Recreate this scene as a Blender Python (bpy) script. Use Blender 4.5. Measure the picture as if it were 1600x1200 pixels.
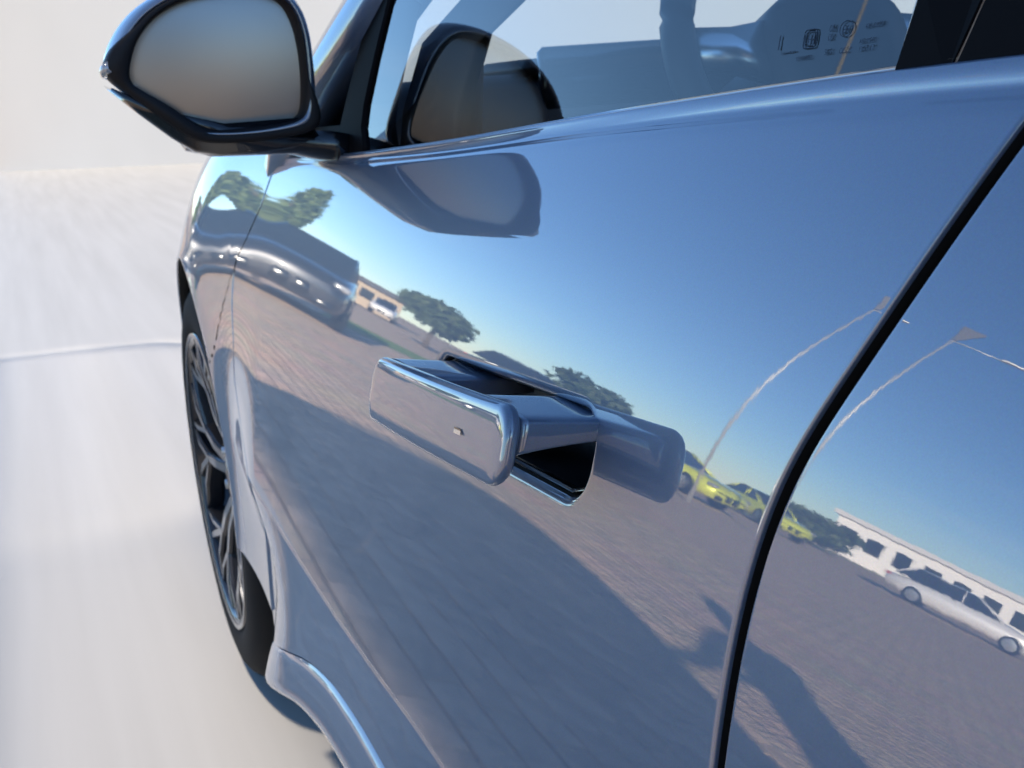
import bpy, bmesh, math, random
import numpy as np
from mathutils import Vector, Matrix
random.seed(4); rng = np.random.default_rng(4)
for o in list(bpy.data.objects): bpy.data.objects.remove(o)
SC = bpy.context.scene
COL = SC.collection
R = math.radians
# ------------------------------------------------------------------ camera
# car coordinates used in this file: x metres rearward of the front axle, y to the car's left, z up; world = (-x, y, z)
cam_d = bpy.data.cameras.new('camera'); cam = bpy.data.objects.new('camera', cam_d); COL.objects.link(cam)
cam_d.sensor_width = 36.0; cam_d.lens = 45.0; cam_d.clip_start = 0.02; cam_d.clip_end = 3000
yaw, pit, roll = -0.35212, -0.22956, -0.0755
fw = Vector((math.cos(pit)*math.cos(yaw), math.cos(pit)*math.sin(yaw), math.sin(pit)))
r0 = fw.cross(Vector((0, 0, 1))).normalized(); u0 = r0.cross(fw)
rt = r0*math.cos(roll)+u0*math.sin(roll); up = u0*math.cos(roll)-r0*math.sin(roll)
M = Matrix((rt, up, -fw)).transposed().to_4x4(); M.translation = Vector((-2.21804, 1.17474, 0.99443))
cam.matrix_world = M
cam_d.dof.use_dof = True; cam_d.dof.focus_distance = 0.66; cam_d.dof.aperture_fstop = 25
SC.camera = cam
# ------------------------------------------------------------------ sky, sun, exposure
SUNV = Vector((-3.45, -1.8, 1.0)).normalized()          # towards the sun: behind and beyond the car
SUN_EL = math.asin(SUNV.z)
w = bpy.data.worlds.new('World'); SC.world = w; w.use_nodes = True
nt = w.node_tree; bg = nt.nodes['Background']; sky = nt.nodes.new('ShaderNodeTexSky')
sky.sky_type = 'NISHITA'; sky.sun_disc = False; sky.sun_elevation = SUN_EL; sky.sun_rotation = math.atan2(SUNV.x, SUNV.y)
sky.altitude = 1500; sky.air_density = 1.0; sky.dust_density = 0.0; sky.ozone_density = 4.0
# thin high cloud low over the horizon
tc = nt.nodes.new('ShaderNodeTexCoord'); mp_ = nt.nodes.new('ShaderNodeMapping'); mp_.inputs['Scale'].default_value = (2.2, 2.2, 15)
cn = nt.nodes.new('ShaderNodeTexNoise'); cn.inputs['Scale'].default_value = 1.4; cn.inputs['Detail'].default_value = 7
cr = nt.nodes.new('ShaderNodeValToRGB'); cr.color_ramp.elements[0].position = .52; cr.color_ramp.elements[1].position = .80; cr.color_ramp.elements[1].color = (.32, .32, .32, 1)
cm = nt.nodes.new('ShaderNodeMixRGB'); cm.inputs[2].default_value = (9.5, 9.3, 9.2, 1)
nt.links.new(tc.outputs['Generated'], mp_.inputs[0]); nt.links.new(mp_.outputs[0], cn.inputs['Vector']); nt.links.new(cn.outputs[0], cr.inputs[0]); 
sx3 = nt.nodes.new('ShaderNodeSeparateXYZ'); mrz = nt.nodes.new('ShaderNodeMapRange'); mrz.inputs['From Min'].default_value = .03; mrz.inputs['From Max'].default_value = .20; mrz.inputs['To Min'].default_value = .8; mrz.inputs['To Max'].default_value = .0
mmz = nt.nodes.new('ShaderNodeMath'); mmz.operation = 'MULTIPLY'; nt.links.new(tc.outputs['Generated'], sx3.inputs[0]); nt.links.new(sx3.outputs['Z'], mrz.inputs['Value']); nt.links.new(mrz.outputs[0], mmz.inputs[0]); nt.links.new(cr.outputs[0], mmz.inputs[1]); nt.links.new(mmz.outputs[0], cm.inputs[0])
nt.links.new(sky.outputs[0], cm.inputs[1]); nt.links.new(cm.outputs[0], bg.inputs[0]); bg.inputs[1].default_value = 0.095
sl = bpy.data.lights.new('sun', 'SUN'); so = bpy.data.objects.new('sun', sl); COL.objects.link(so)
sl.energy = 5.0; sl.angle = R(0.6); sl.color = (1.0, 0.88, 0.73)
so.rotation_euler = (-SUNV).to_track_quat('-Z', 'Y').to_euler()
# added narrow-beam fill, no real fixture: brightens the shaded white floor beside and ahead of the front wing
for lx, ly, sx_, sy_, den in ((2.172, .505, 2.424, .33, 1.30), (2.262, .835, 2.604, .33, 1.30), (2.310, 1.20, 2.700, .42, 1.30), (-.22, 1.11, 2.38, .56, 1.20)):
    al = bpy.data.lights.new('added_floor_fill', 'AREA'); ao = bpy.data.objects.new('added_floor_fill', al); COL.objects.link(ao)
    al.shape = 'RECTANGLE'; al.size = sx_; al.size_y = sy_; al.spread = R(5); al.energy = den*sx_*sy_; al.color = (1, .88, .74)
    ao.location = (lx, ly+4.2*math.tan(R(14)), 4.2); ao.rotation_euler = (-R(14), 0, 0)
vs = SC.view_settings
vs.view_transform = 'Standard'; vs.look = 'None'; vs.gamma = 1.0; vs.use_curve_mapping = False; vs.exposure = 1.80
SC.cycles.max_bounces = 10; SC.cycles.transparent_max_bounces = 16

# ------------------------------------------------------------------ materials
def mat(name, col=(.5, .5, .5), rough=.5, metal=0., coat=0., coat_rough=.03, coat_ior=1.5, ior=1.45, spec=None):
    m = bpy.data.materials.new(name); m.use_nodes = True
    b = m.node_tree.nodes['Principled BSDF']
    b.inputs['Base Color'].default_value = (*col, 1); b.inputs['Roughness'].default_value = rough
    b.inputs['Metallic'].default_value = metal; b.inputs['Coat Weight'].default_value = coat
    b.inputs['Coat Roughness'].default_value = coat_rough; b.inputs['Coat IOR'].default_value = coat_ior
    b.inputs['IOR'].default_value = ior
    return m
def N(m, t, **kw):
    n = m.node_tree.nodes.new(t)
    for k, v in kw.items():
        if k in n.inputs: n.inputs[k].default_value = v
        else: setattr(n, k, v)
    return n
def L(m, a, b): m.node_tree.links.new(a, b)
def bsdf(m): return m.node_tree.nodes['Principled BSDF']
def coords(m): return N(m, 'ShaderNodeTexCoord').outputs['Object']
def noise_col(m, scale, c1, c2, detail=4, lo=.35, hi=.65, vec=None):
    n = N(m, 'ShaderNodeTexNoise', Scale=scale, Detail=detail); L(m, vec or coords(m), n.inputs['Vector'])
    r = N(m, 'ShaderNodeValToRGB'); r.color_ramp.elements[0].position = lo; r.color_ramp.elements[1].position = hi
    r.color_ramp.elements[0].color = (*c1, 1); r.color_ramp.elements[1].color = (*c2, 1)
    L(m, n.outputs[0], r.inputs[0]); L(m, r.outputs[0], bsdf(m).inputs['Base Color']); return n, r
def bump(m, height, strength, dist, target='Normal'):
    b = N(m, 'ShaderNodeBump', Strength=strength, Distance=dist); L(m, height, b.inputs['Height']); L(m, b.outputs[0], bsdf(m).inputs[target]); return b

def paint_mat():
    m = mat('blue_grey_paint', (.112, .155, .235), .5, .12, 1.0, .012, 2.15)
    c = coords(m)
    fl = N(m, 'ShaderNodeTexVoronoi', Scale=2600.0); L(m, c, fl.inputs['Vector'])       # metallic flake
    mx = N(m, 'ShaderNodeMixRGB', blend_type='MULTIPLY'); mx.inputs[0].default_value = .25
    mx.inputs[1].default_value = (.112, .155, .235, 1); L(m, fl.outputs['Color'], mx.inputs[2]); L(m, mx.outputs[0], bsdf(m).inputs['Base Color'])
    pe = N(m, 'ShaderNodeTexNoise', Scale=170.0, Detail=1.5); L(m, c, pe.inputs['Vector'])  # orange peel
    bump(m, pe.outputs[0], .008, .0006, 'Coat Normal')
    # fine dust specks
    du = N(m, 'ShaderNodeTexVoronoi', Scale=60.0); L(m, c, du.inputs['Vector'])
    lt = N(m, 'ShaderNodeMath', operation='LESS_THAN'); lt.inputs[1].default_value = .010; L(m, du.outputs['Distance'], lt.inputs[0])
    mr = N(m, 'ShaderNodeMapRange'); mr.inputs['To Min'].default_value = .012; mr.inputs['To Max'].default_value = .5
    L(m, lt.outputs[0], mr.inputs['Value'])
    wp = N(m, 'ShaderNodeMapping'); wp.inputs['Scale'].default_value = (6, 6, 22); wp.inputs['Rotation'].default_value = (.3, .5, 0); L(m, c, wp.inputs['Vector'])
    wn = N(m, 'ShaderNodeTexNoise', Scale=1.3, Detail=6.0); L(m, wp.outputs[0], wn.inputs['Vector'])
    wr = N(m, 'ShaderNodeMapRange'); wr.inputs['From Min'].default_value = .5; wr.inputs['From Max'].default_value = .8; wr.inputs['To Min'].default_value = 0; wr.inputs['To Max'].default_value = .018; L(m, wn.outputs[0], wr.inputs['Value'])
    sm = N(m, 'ShaderNodeMath', operation='ADD'); L(m, mr.outputs[0], sm.inputs[0]); L(m, wr.outputs[0], sm.inputs[1]); L(m, sm.outputs[0], bsdf(m).inputs['Coat Roughness'])
    return m
PAINT = paint_mat()
BLACK = mat('black_gloss_trim', (.006, .007, .009), .18, 0, .6, .05)
RUBBER = mat('black_rubber', (.008, .008, .009), .75)
GAP = mat('gap_black', (.002, .002, .002), .9)
PLASTIC = mat('dark_plastic', (.012, .013, .016), .45)
pn = N(PLASTIC, 'ShaderNodeTexNoise', Scale=900.0); L(PLASTIC, coords(PLASTIC), pn.inputs['Vector']); bump(PLASTIC, pn.outputs[0], .15, .0005)
INTER = mat('interior_dark_leather', (.012, .014, .018), .55)
SILVER = mat('silver_metal', (.65, .66, .68), .25, 1.0)
RIMDARK = mat('dark_wheel_paint', (.02, .022, .028), .25, .4, .5)
RIMFACE = mat('machined_wheel_face', (.42, .43, .45), .28, 1.0)
TYRE = mat('tyre_rubber', (.006, .006, .007), .8); bsdf(TYRE).inputs['Specular IOR Level'].default_value = .2
MGLASS = mat('mirror_glass_coated', (.31, .295, .28), .34, 1.0)
LENS = mat('clear_lens', (.35, .36, .38), .12, .3, 1.0)
CHROME = mat('satin_chrome', (.6, .62, .65), .15, 1.0)

def glass_mat(name, tint, ior):
    m = bpy.data.materials.new(name); m.use_nodes = True; nt = m.node_tree; nt.nodes.clear()
    out = nt.nodes.new('ShaderNodeOutputMaterial'); mix = nt.nodes.new('ShaderNodeMixShader')
    fr = nt.nodes.new('ShaderNodeFresnel'); fr.inputs[0].default_value = ior
    ge = nt.nodes.new('ShaderNodeNewGeometry')
    tr = nt.nodes.new('ShaderNodeBsdfTransparent'); tr.inputs[0].default_value = (*tint, 1)
    gl = nt.nodes.new('ShaderNodeBsdfGlossy'); gl.inputs['Roughness'].default_value = .004; gl.inputs[0].default_value = (1, 1, 1, 1)
    # same reflectance seen from either side of the thin pane
    dp = nt.nodes.new('ShaderNodeVectorMath'); dp.operation = 'DOT_PRODUCT'
    nt.links.new(ge.outputs['Incoming'], dp.inputs[0]); nt.links.new(ge.outputs['Normal'], dp.inputs[1])
    ab = nt.nodes.new('ShaderNodeMath'); ab.operation = 'ABSOLUTE'; nt.links.new(dp.outputs['Value'], ab.inputs[0])
    om = nt.nodes.new('ShaderNodeMath'); om.operation = 'SUBTRACT'; om.inputs[0].default_value = 1; nt.links.new(ab.outputs[0], om.inputs[1])
    pw = nt.nodes.new('ShaderNodeMath'); pw.operation = 'POWER'; pw.inputs[1].default_value = 5; nt.links.new(om.outputs[0], pw.inputs[0])
    f0 = ((ior-1)/(ior+1))**2
    ma = nt.nodes.new('ShaderNodeMath'); ma.operation = 'MULTIPLY_ADD'; ma.inputs[1].default_value = 1-f0; ma.inputs[2].default_value = f0
    nt.links.new(pw.outputs[0], ma.inputs[0]); nt.links.new(ma.outputs[0], mix.inputs[0])
    nt.links.new(tr.outputs[0], mix.inputs[1]); nt.links.new(gl.outputs[0], mix.inputs[2]); nt.links.new(mix.outputs[0], out.inputs[0])
    return m
GLASS = glass_mat('side_window_glass', (.84, .90, .90), 1.68)
PRIVACY = glass_mat('tinted_window_glass', (.10, .11, .12), 1.68)  # dark tint added on unseen panes so the car's shadow falls solid
WSHIELD = glass_mat('windscreen_glass', (.90, .94, .94), 1.5)

def paving_mat():
    m = mat('grey_brown_paving', (.3, .28, .26), .75)
    c = coords(m)
    br = N(m, 'ShaderNodeTexBrick', Scale=1.0); L(m, c, br.inputs['Vector'])
    br.inputs['Color1'].default_value = (.80, .56, .36, 1); br.inputs['Color2'].default_value = (.56, .40, .26, 1); br.inputs['Mortar'].default_value = (.34, .25, .17, 1)
    br.inputs['Brick Width'].default_value = .22; br.inputs['Row Height'].default_value = .11; br.inputs['Mortar Size'].default_value = .009
    n = N(m, 'ShaderNodeTexNoise', Scale=1.7, Detail=6.0); L(m, c, n.inputs['Vector'])
    mx = N(m, 'ShaderNodeMixRGB', blend_type='MULTIPLY'); mx.inputs[0].default_value = .4
    L(m, br.outputs[0], mx.inputs[1]); L(m, n.outputs['Color'], mx.inputs[2])
    g = N(m, 'ShaderNodeBrightContrast'); g.inputs['Bright'].default_value = .06; L(m, mx.outputs[0], g.inputs[0]); L(m, g.outputs[0], bsdf(m).inputs['Base Color'])
    n2 = N(m, 'ShaderNodeTexNoise', Scale=24.0, Detail=4.0); L(m, c, n2.inputs['Vector'])
    ad = N(m, 'ShaderNodeMath', operation='ADD'); L(m, br.outputs['Fac'], ad.inputs[0])
    mu = N(m, 'ShaderNodeMath', operation='MULTIPLY_ADD'); mu.inputs[1].default_value = -1; L(m, br.outputs['Fac'], mu.inputs[0]); L(m, n2.outputs[0], mu.inputs[2])
    bump(m, mu.outputs[0], .8, .02)
    return m
PAVING = paving_mat()
def floor_mat():
    m = mat('white_studio_floor', (.8, .8, .79), .6)
    c = coords(m)
    mp = N(m, 'ShaderNodeMapping'); mp.inputs['Rotation'].default_value = (0, 0, R(-7)); mp.inputs['Scale'].default_value = (.22, 5.0, .0); L(m, c, mp.inputs['Vector'])
    noise_col(m, 1.6, (.43, .415, .385), (.49, .475, .445), 5, .3, .7, mp.outputs[0])
    return m
FLOOR = floor_mat()
BACKD = mat('white_backdrop_cloth', (.5, .5, .5), .9); noise_col(BACKD, .35, (.52, .505, .48), (.54, .525, .50), 3)
GRASS = mat('grass', (.07, .13, .03), .9); noise_col(GRASS, 3, (.10, .19, .03), (.18, .30, .06))

# ------------------------------------------------------------------ mesh helpers
def W(p): return (-p[0], p[1], p[2])
def mobj(name, verts, faces, m, parent=None, smooth=True, world=False, merge=True):
    me = bpy.data.meshes.new(name)
    me.from_pydata([tuple(v) if world else W(v) for v in verts], [], [tuple(f) for f in faces])
    me.update()
    bm = bmesh.new(); bm.from_mesh(me)
    if merge: bmesh.ops.remove_doubles(bm, verts=bm.verts, dist=1e-6)
    bmesh.ops.recalc_face_normals(bm, faces=bm.faces)
    bm.to_mesh(me); bm.free()
    if smooth: me.polygons.foreach_set('use_smooth', [True]*len(me.polygons))
    me.materials.append(m)
    o = bpy.data.objects.new(name, me); COL.objects.link(o)
    if parent is not None: o.parent = parent
    return o
def empty(name, loc=(0, 0, 0), parent=None, rz=0):
    o = bpy.data.objects.new(name, None); COL.objects.link(o); o.location = loc; o.rotation_euler = (0, 0, rz); o.empty_display_size = .1
    if parent is not None: o.parent = parent
    return o
def tag(o, label=None, cat=None, group=None, kind=None):
    if label: o['label'] = label
    if cat: o['category'] = cat
    if group: o['group'] = group
    if kind: o['kind'] = kind
    return o
def grid_faces(nu, nv, off=0, cu=False, cv=False):
    f = []
    for i in range(nu if cu else nu-1):
        for j in range(nv if cv else nv-1):
            a = off+i*nv+j; b = off+((i+1) % nu)*nv+j; c = off+((i+1) % nu)*nv+(j+1) % nv; d = off+i*nv+(j+1) % nv
            f.append((a, b, c, d))
    return f
def loft(rings, closed=True, cap0=True, cap1=True):
    n = len(rings[0]); v = [p for r in rings for p in r]; f = grid_faces(len(rings), n, 0, False, closed)
    if cap0: f.append(tuple(range(n))[::-1])
    if cap1: f.append(tuple(range((len(rings)-1)*n, len(rings)*n)))
    return v, f
def join(*parts):
    v = []; f = []
    for pv, pf in parts:
        o = len(v); v += list(pv); f += [tuple(i+o for i in q) for q in pf]
    return v, f
def boxm(x0, x1, y0, y1, z0, z1, b=0.0):
    if b <= 0:
        v = [(x, y, z) for x in (x0, x1) for y in (y0, y1) for z in (z0, z1)]
        return v, [(0, 1, 3, 2), (4, 6, 7, 5), (0, 4, 5, 1), (2, 3, 7, 6), (0, 2, 6, 4), (1, 5, 7, 3)]
    rings = []
    for z, k in ((z0, b), (z0+b, 0), (z1-b, 0), (z1, b)):
        rings.append(rrect2((x0+x1)/2, (y0+y1)/2, (x1-x0)/2-k, (y1-y0)/2-k, max(b*1.0, .0005), z))
    return loft(rings)
def rrect2(cx, cy, hx, hy, r, z, n=3):
    pts = []
    r = min(r, hx*.99, hy*.99)
    for k, (sx, sy) in enumerate(((1, 1), (-1, 1), (-1, -1), (1, -1))):
        for i in range(n+1):
            a = math.pi/2*(k+i/n)
            pts.append((cx+sx*(hx-r)+r*math.cos(a), cy+sy*(hy-r)+r*math.sin(a), z))
    return pts
def tube(path, rad, n=8, closed=False):
    path = [Vector(p) for p in path]; rings = []
    for i, p in enumerate(path):
        if closed: t = path[(i+1) % len(path)]-path[i-1]
        else: t = path[min(i+1, len(path)-1)]-path[max(i-1, 0)]
        t.normalize(); a = t.orthogonal() if abs(t.z) > .9 else t.cross(Vector((0, 0, 1))); a.normalize(); b = t.cross(a)
        rr = rad[i] if isinstance(rad, (list, tuple)) else rad
        rings.append([tuple(p+a*rr*math.cos(2*math.pi*k/n)+b*rr*math.sin(2*math.pi*k/n)) for k in range(n)])
    if closed:
        v = [p for r in rings for p in r]; return v, grid_faces(len(rings), n, 0, True, True)
    return loft(rings)

# ------------------------------------------------------------------ body side surface y = Y(x, z)
ZK = [.28, .46, .5, .55, .6, .65, .7, .75, .8, .835, .87, .9, .93, .96, .99, 1.015, 1.03, 1.04]
AK = [-2, 5, 6.5, 7.6, 8.3, 9, 10.4, 13.0, 15.8, 17.0, 20.7, 24.8, 28.7, 34.2, 40, 50, 66, 80]
_zz = np.linspace(.28, 1.04, 761); _aa = np.radians(np.interp(_zz, ZK, AK)); _k = np.hanning(41); _k /= _k.sum()
_aa = np.convolve(np.concatenate([np.full(20, _aa[0]), _aa, np.full(20, _aa[-1])]), _k, 'valid')
_yy = np.concatenate([[0], np.cumsum(-np.tan((_aa[1:]+_aa[:-1])/2)*np.diff(_zz))]); _yy = _yy-np.interp(.835, _zz, _yy)+.916
def prof(z): return float(np.interp(z, _zz, _yy))
def sst(t): t = min(1., max(0., t)); return t*t*(3-2*t)
def Y(x, z):
    dr = .12*max(0., .55-x)**2
    rear = .10*sst((x-2.9)/1.3)
    return prof(min(1.04, z+dr))-(x-1.6)**2/86+.036*math.exp(-((x+.04)/.36)**2)+.02*math.exp(-((x-3.0)/.4)**2)-.030*sst((.72+.42*sst((.545-z)/.09)-x)/(.32+.32*sst((.545-z)/.09)))*sst((.80-z)/.40)-rear
def itp(xs, ys): return lambda t: float(np.interp(t, xs, ys))
def smooth1(f, lo, hi, s=.012, n=300):
    t = np.linspace(lo, hi, n); y = np.array([f(a) for a in t]); k = max(3, int(s/((hi-lo)/n))*2+1); ke = np.hanning(k+2)[1:-1]; ke /= ke.sum()
    y = np.convolve(np.pad(y, k//2, mode='edge'), ke, 'valid'); return lambda a: float(np.interp(a, t, y))
belt = itp([.50, .60, .952, 1.067, 1.258, 1.508, 1.685, 1.775, 1.843, 2.3, 2.9], [.921, .926, .938, .944, .955, .973, .984, .989, .992, 1.003, 1.008])
gapA = itp([.30, .545, .556, .567, .58, .60, .633, .689, .739, .772, .798, .823, .871, .913, .95], [.665, .665, .648, .615, .575, .535, .500, .503, .486, .483, .490, .535, .595, .603, .612])
gapB = itp([.40, .55, .65, .718, .771, .803, .84, .883, .931, .966, 1.0], [1.83, 1.815, 1.805, 1.801, 1.800, 1.802, 1.809, 1.833, 1.854, 1.866, 1.875])
gapA = smooth1(gapA, .3, .95, .014); gapB = smooth1(gapB, .4, 1.0, .05); belt = smooth1(belt, .5, 2.9, .12)
creaseA = itp([.5, .75, .943, 1.156, 1.292, 1.4, 1.8, 2.8], [.540, .543, .545, .547, .552, .557, .562, .565])
sillB = smooth1(itp([.4, .68, .78, .90, 1.0, 1.1, 1.2, 1.3, 1.6, 2.9], [.35, .36, .385, .425, .457, .486, .502, .508, .510, .512]), .4, 2.9, .06)
HG = .0030   # half of a shut gap

def door_y(x, z):
    """side surface with the crease above the sill and the shoulder line under the window"""
    y = Y(x, z)
    # shoulder: a shallow step under the belt, fading to the rear
    zs = belt(x)-np.interp(x, [.9, 1.5, 1.85, 2.4], [.005, .008, .012, .014])
    s = (zs-z)/.0045
    a2 = np.interp(x, [.7, 1.0, 1.5, 1.9, 2.3], [.0010, .0038, .0039, .0036, .0016])
    y -= float(a2)*math.exp(-s*s)
    return y
def true_normals(o, V, yf, D):
    me = o.data
    nn = [v.normal.copy() for v in me.vertices]
    avg = sum(n.y for n in nn)
    if avg < 0:
        me.flip_normals(); me.update(); nn = [v.normal.copy() for v in me.vertices]
    e = 4e-4
    for i, (x, y, z) in enumerate(V):
        if D[i] == 0:
            dx = (yf(x+e, z)-yf(x-e, z))/(2*e); dz = (yf(x, z+e)-yf(x, z-e))/(2*e)
            nn[i] = Vector((dx, 1, -dz)).normalized()
    me.materials.append(GAP)
    for p in me.polygons:
        if min(D[k] for k in p.vertices) >= .0028 or max(D[k] for k in p.vertices) > .018: p.material_index = 1
    me.normals_split_custom_set_from_vertices([tuple(n) for n in nn])
def roll_cols(n, lo, hi):
    """column list: (side, absolute offset or fraction, depth)"""
    c = [('L', 0, .022), ('L', 0, .0030), ('L', .00015, .0012), ('L', .0006, .0004), ('L', .0013, .00006), ('L', .0025, 0)]
    mid = [('M', i/n, 0) for i in range(1, n)]
    d = [(s.replace('L', 'R'), o, q) for s, o, q in reversed(c)]
    return c+mid+d
def roll_rows(n):
    c = [('L', 0, .022), ('L', 0, .0030), ('L', .00015, .0012), ('L', .0006, .0004), ('L', .0013, .00006), ('L', .0025, 0)]
    lo = [('L', o, 0) for o in np.arange(.011, .060, .0055)]
    hi = [('R', o, 0) for o in np.arange(.029, .0065, -.0012)]
    return c+lo+[('M', i/n, 0) for i in range(0, n+1)]+hi+[(s.replace('L', 'R'), o, q) for s, o, q in reversed(c)]
def panel(name, xl, xr, zb, zt, nu, nv, yf, parent, m=PAINT, hole=None, topdepth=.02, extra_v=()):
    cu = roll_cols(nu, 0, 1); cv = roll_rows(nv)
    def resolve(cu_, cv_):
        su, ou, du = cu_; sv, ov, dv = cv_
        x = 1.0*(xl(.7)+xr(.7))/2; z = .7
        for _ in range(6):
            a, b = zb(x), zt(x)
            z = a+ov if sv == 'L' else (b-ov if sv == 'R' else a+.064+(b-a-.064-.031)*ov)
            a, b = xl(z), xr(z)
            x = a+ou if su == 'L' else (b-ou if su == 'R' else a+.006+(b-a-.012)*ou)
        return x, z, max(du, dv)
    V = []; D = []; idx = {}; F = []
    P2 = {}
    for i, a in enumerate(cu):
        for j, b in enumerate(cv):
            x, z, d = resolve(a, b); P2[i, j] = (x, z)
            idx[i, j] = len(V); V.append((x, yf(x, z)-d, z)); D.append(d)
    skip = set(); nI, nJ = len(cu), len(cv)
    if hole:
        hx0, hx1, hz0, hz1 = hole['block']
        ii = [i for i in range(nI) if cu[i][0] == 'M' and hx0 <= P2[i, nJ//2][0] <= hx1]
        jj = [j for j in range(nJ) if cv[j][0] == 'M' and hz0 <= P2[nI//2, j][1] <= hz1]
        i0, i1, j0, j1 = ii[0], ii[-1], jj[0], jj[-1]
        loop = [(i, j0) for i in range(i0, i1)]+[(i1, j) for j in range(j0, j1)]+[(i, j1) for i in range(i1, i0, -1)]+[(i0, j) for j in range(j1, j0, -1)]
        rings = hole['rings']
        base = len(V); n = len(loop)
        pts = []
        for k, (i, j) in enumerate(loop):
            a = 2*(i-i0)/(i1-i0)-1; b = 2*(j-j0)/(j1-j0)-1
            pts.append((a, b))
        for off, t, dep in rings:
            for k, (i, j) in enumerate(loop):
                sx, sz, nx, nz = hole['outline'](*pts[k])
                px, pz = sx+nx*off, sz+nz*off
                bx, bz = P2[i, j]
                x = px+(bx-px)*t; z = pz+(bz-pz)*t
                V.append((x, yf(x, z)-dep, z)); D.append(dep)
        nr = len(rings)
        for r in range(nr-1):
            for k in range(n):
                F.append((base+r*n+k, base+r*n+(k+1) % n, base+(r+1)*n+(k+1) % n, base+(r+1)*n+k))
        for k in range(n):
            F.append((base+(nr-1)*n+k, base+(nr-1)*n+(k+1) % n, idx[loop[(k+1) % n]], idx[loop[k]]))
        skip = {(i, j) for i in range(i0, i1) for j in range(j0, j1)}
    for i in range(nI-1):
        for j in range(nJ-1):
            if (i, j) not in skip: F.append((idx[i, j], idx[i+1, j], idx[i+1, j+1], idx[i, j+1]))
    o = mobj(name, V, F, m, parent, merge=False); true_normals(o, V, yf, D); return o

# ------------------------------------------------------------------ the car
CAR = empty('car'); tag(CAR, 'blue grey sedan seen close along its left front door with the handle popped out', 'car')
# --- front door
PCX, PCZ, PHL, PHH, PSL, PR = 1.513, .799, .1315, .0240, .047, .0205     # handle opening
def slot(a, b, g=0.0):
    hl, hh, r = PHL+g, PHH+g, PR+g
    qx, qz = a*hl, b*hh
    cx = max(-(hl-r), min(hl-r, qx)); cz = max(-(hh-r), min(hh-r, qz))
    dx, dz = qx-cx, qz-cz
    if abs(dx) > 1e-9 and abs(dz) > 1e-9:
        l = math.hypot(dx, dz); dx, dz = dx/l, dz/l; qx, qz = cx+dx*r, cz+dz*r
    else:
        l = math.hypot(dx, dz) or 1; dx, dz = dx/l, dz/l
    return PCX+qx, PCZ+qz+qx*PSL, dx, dz
rings = [(-.0012, 0, .0139), (-.0012, 0, .0052), (-.0008, 0, .0034), (.0004, 0, .0014), (.0018, 0, .0005), (.0036, 0, .0001), (.006, 0, 0)]+[(.006, t, 0) for t in (.12, .26, .42, .58, .72, .86)]
door = panel('front_door', lambda z: gapA(z)+HG, lambda z: gapB(z)-.0042, lambda x: creaseA(x)+.0022, lambda x: belt(x), 150, 74, door_y, CAR,
             hole=dict(block=(1.335, 1.70, .745, .86), outline=slot, rings=rings))
# dark inside of the shut lines
def strip_behind(name, xf, z0, z1, depth, parent, half=.03):
    V = []; n = 40
    for i in range(n+1):
        z = z0+(z1-z0)*i/n; x = xf(z)
        for s in (-half, half): V.append((x+s, Y(x, z)-depth, z))
    return mobj(name, V, grid_faces(n+1, 2), GAP, parent)
strip_behind('door_seal', gapA, .53, .925, .020, CAR); strip_behind('door_seal', gapB, .44, .99, .020, CAR)
# handle pocket: a black tray behind the opening
ang = [(math.cos(t), math.sin(t)) for t in np.linspace(0, 2*math.pi, 64, endpoint=False)]
def sq(c, s):
    m_ = max(abs(c), abs(s)); return c/m_, s/m_
pr = []
for g, dep in ((.0022, .013), (.0035, .020), (.0035, .050), (-.004, .058)):
    ring = []
    for c, s in ang:
        x, z, _, _ = slot(*sq(c, s), g); ring.append((x, Y(x, z)-dep, z))
    pr.append(ring)
pv, pf = loft(pr, True, False, True)
pocket = mobj('handle_pocket', pv, pf, PLASTIC, door)
# inner lip of the pocket (bright edge under the skin)
lip = []
for g, dep in ((-.0016, .0056), (-.0030, .0064), (-.0034, .0095), (-.0010, .0125)):
    ring = []
    for c, s in ang:
        x, z, _, _ = slot(*sq(c, s), g); ring.append((x, Y(x, z)-dep, z))
    lip.append(ring)
lv, lf = loft(lip, True, False, False); mobj('pocket_lip', lv, lf, BLACK, door)
v, f = boxm(1.490, 1.514, .896, .910, .777, .791, .0012); mobj('latch_sensor', v, f, mat('sensor_grey', (.16, .17, .18), .5), door)
v, f = boxm(1.518, 1.527, .896, .909, .779, .792, .0012); mobj('latch_sensor', v, f, mat('sensor_dark', (.09, .10, .11), .5), door)

# --- door handle: flat outer plate on two arms
HCX, HCZ, HHL, HHH, HY, HT, HSL = 1.5225, .8120, .1295, .0205, .9738, .2575, .070
def hring(g, dep, scale_r=1.0, r=.0155, dzz=0, dxs=0.0):
    pts = []
    hl, hh = HHL+g, HHH+g; rr = max(.004, r+g)
    per = []
    n = 10
    for k, (sx, sy) in enumerate(((1, 1), (-1, 1), (-1, -1), (1, -1))):
        for i in range(n+1):
            a = math.pi/2*(k+i/n); per.append((sx*(hl-rr)+rr*math.cos(a), sy*(hh-rr)+rr*math.sin(a)))
        # straight runs get extra points
        nx = ((-1, 1), (-1, -1), (1, -1), (1, 1))[k]; a = math.pi/2*(k+1)
        p0 = per[-1]; p1 = (nx[0]*(hl-rr)+rr*math.cos(a), nx[1]*(hh-rr)+rr*math.sin(a))
        m_ = 14 if k in (0, 2) else 4
        for i in range(1, m_): per.append((p0[0]+(p1[0]-p0[0])*i/m_, p0[1]+(p1[1]-p0[1])*i/m_))
    for u, v_ in per:
        z = HCZ+v_+u*HSL+dzz; x = HCX+u+dxs
        bow = .0022*(1-(u/HHL)**2)
        pts.append((x, HY-v_*HT-dep+bow*(1 if dep < .005 else .6), z))
    return pts
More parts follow.
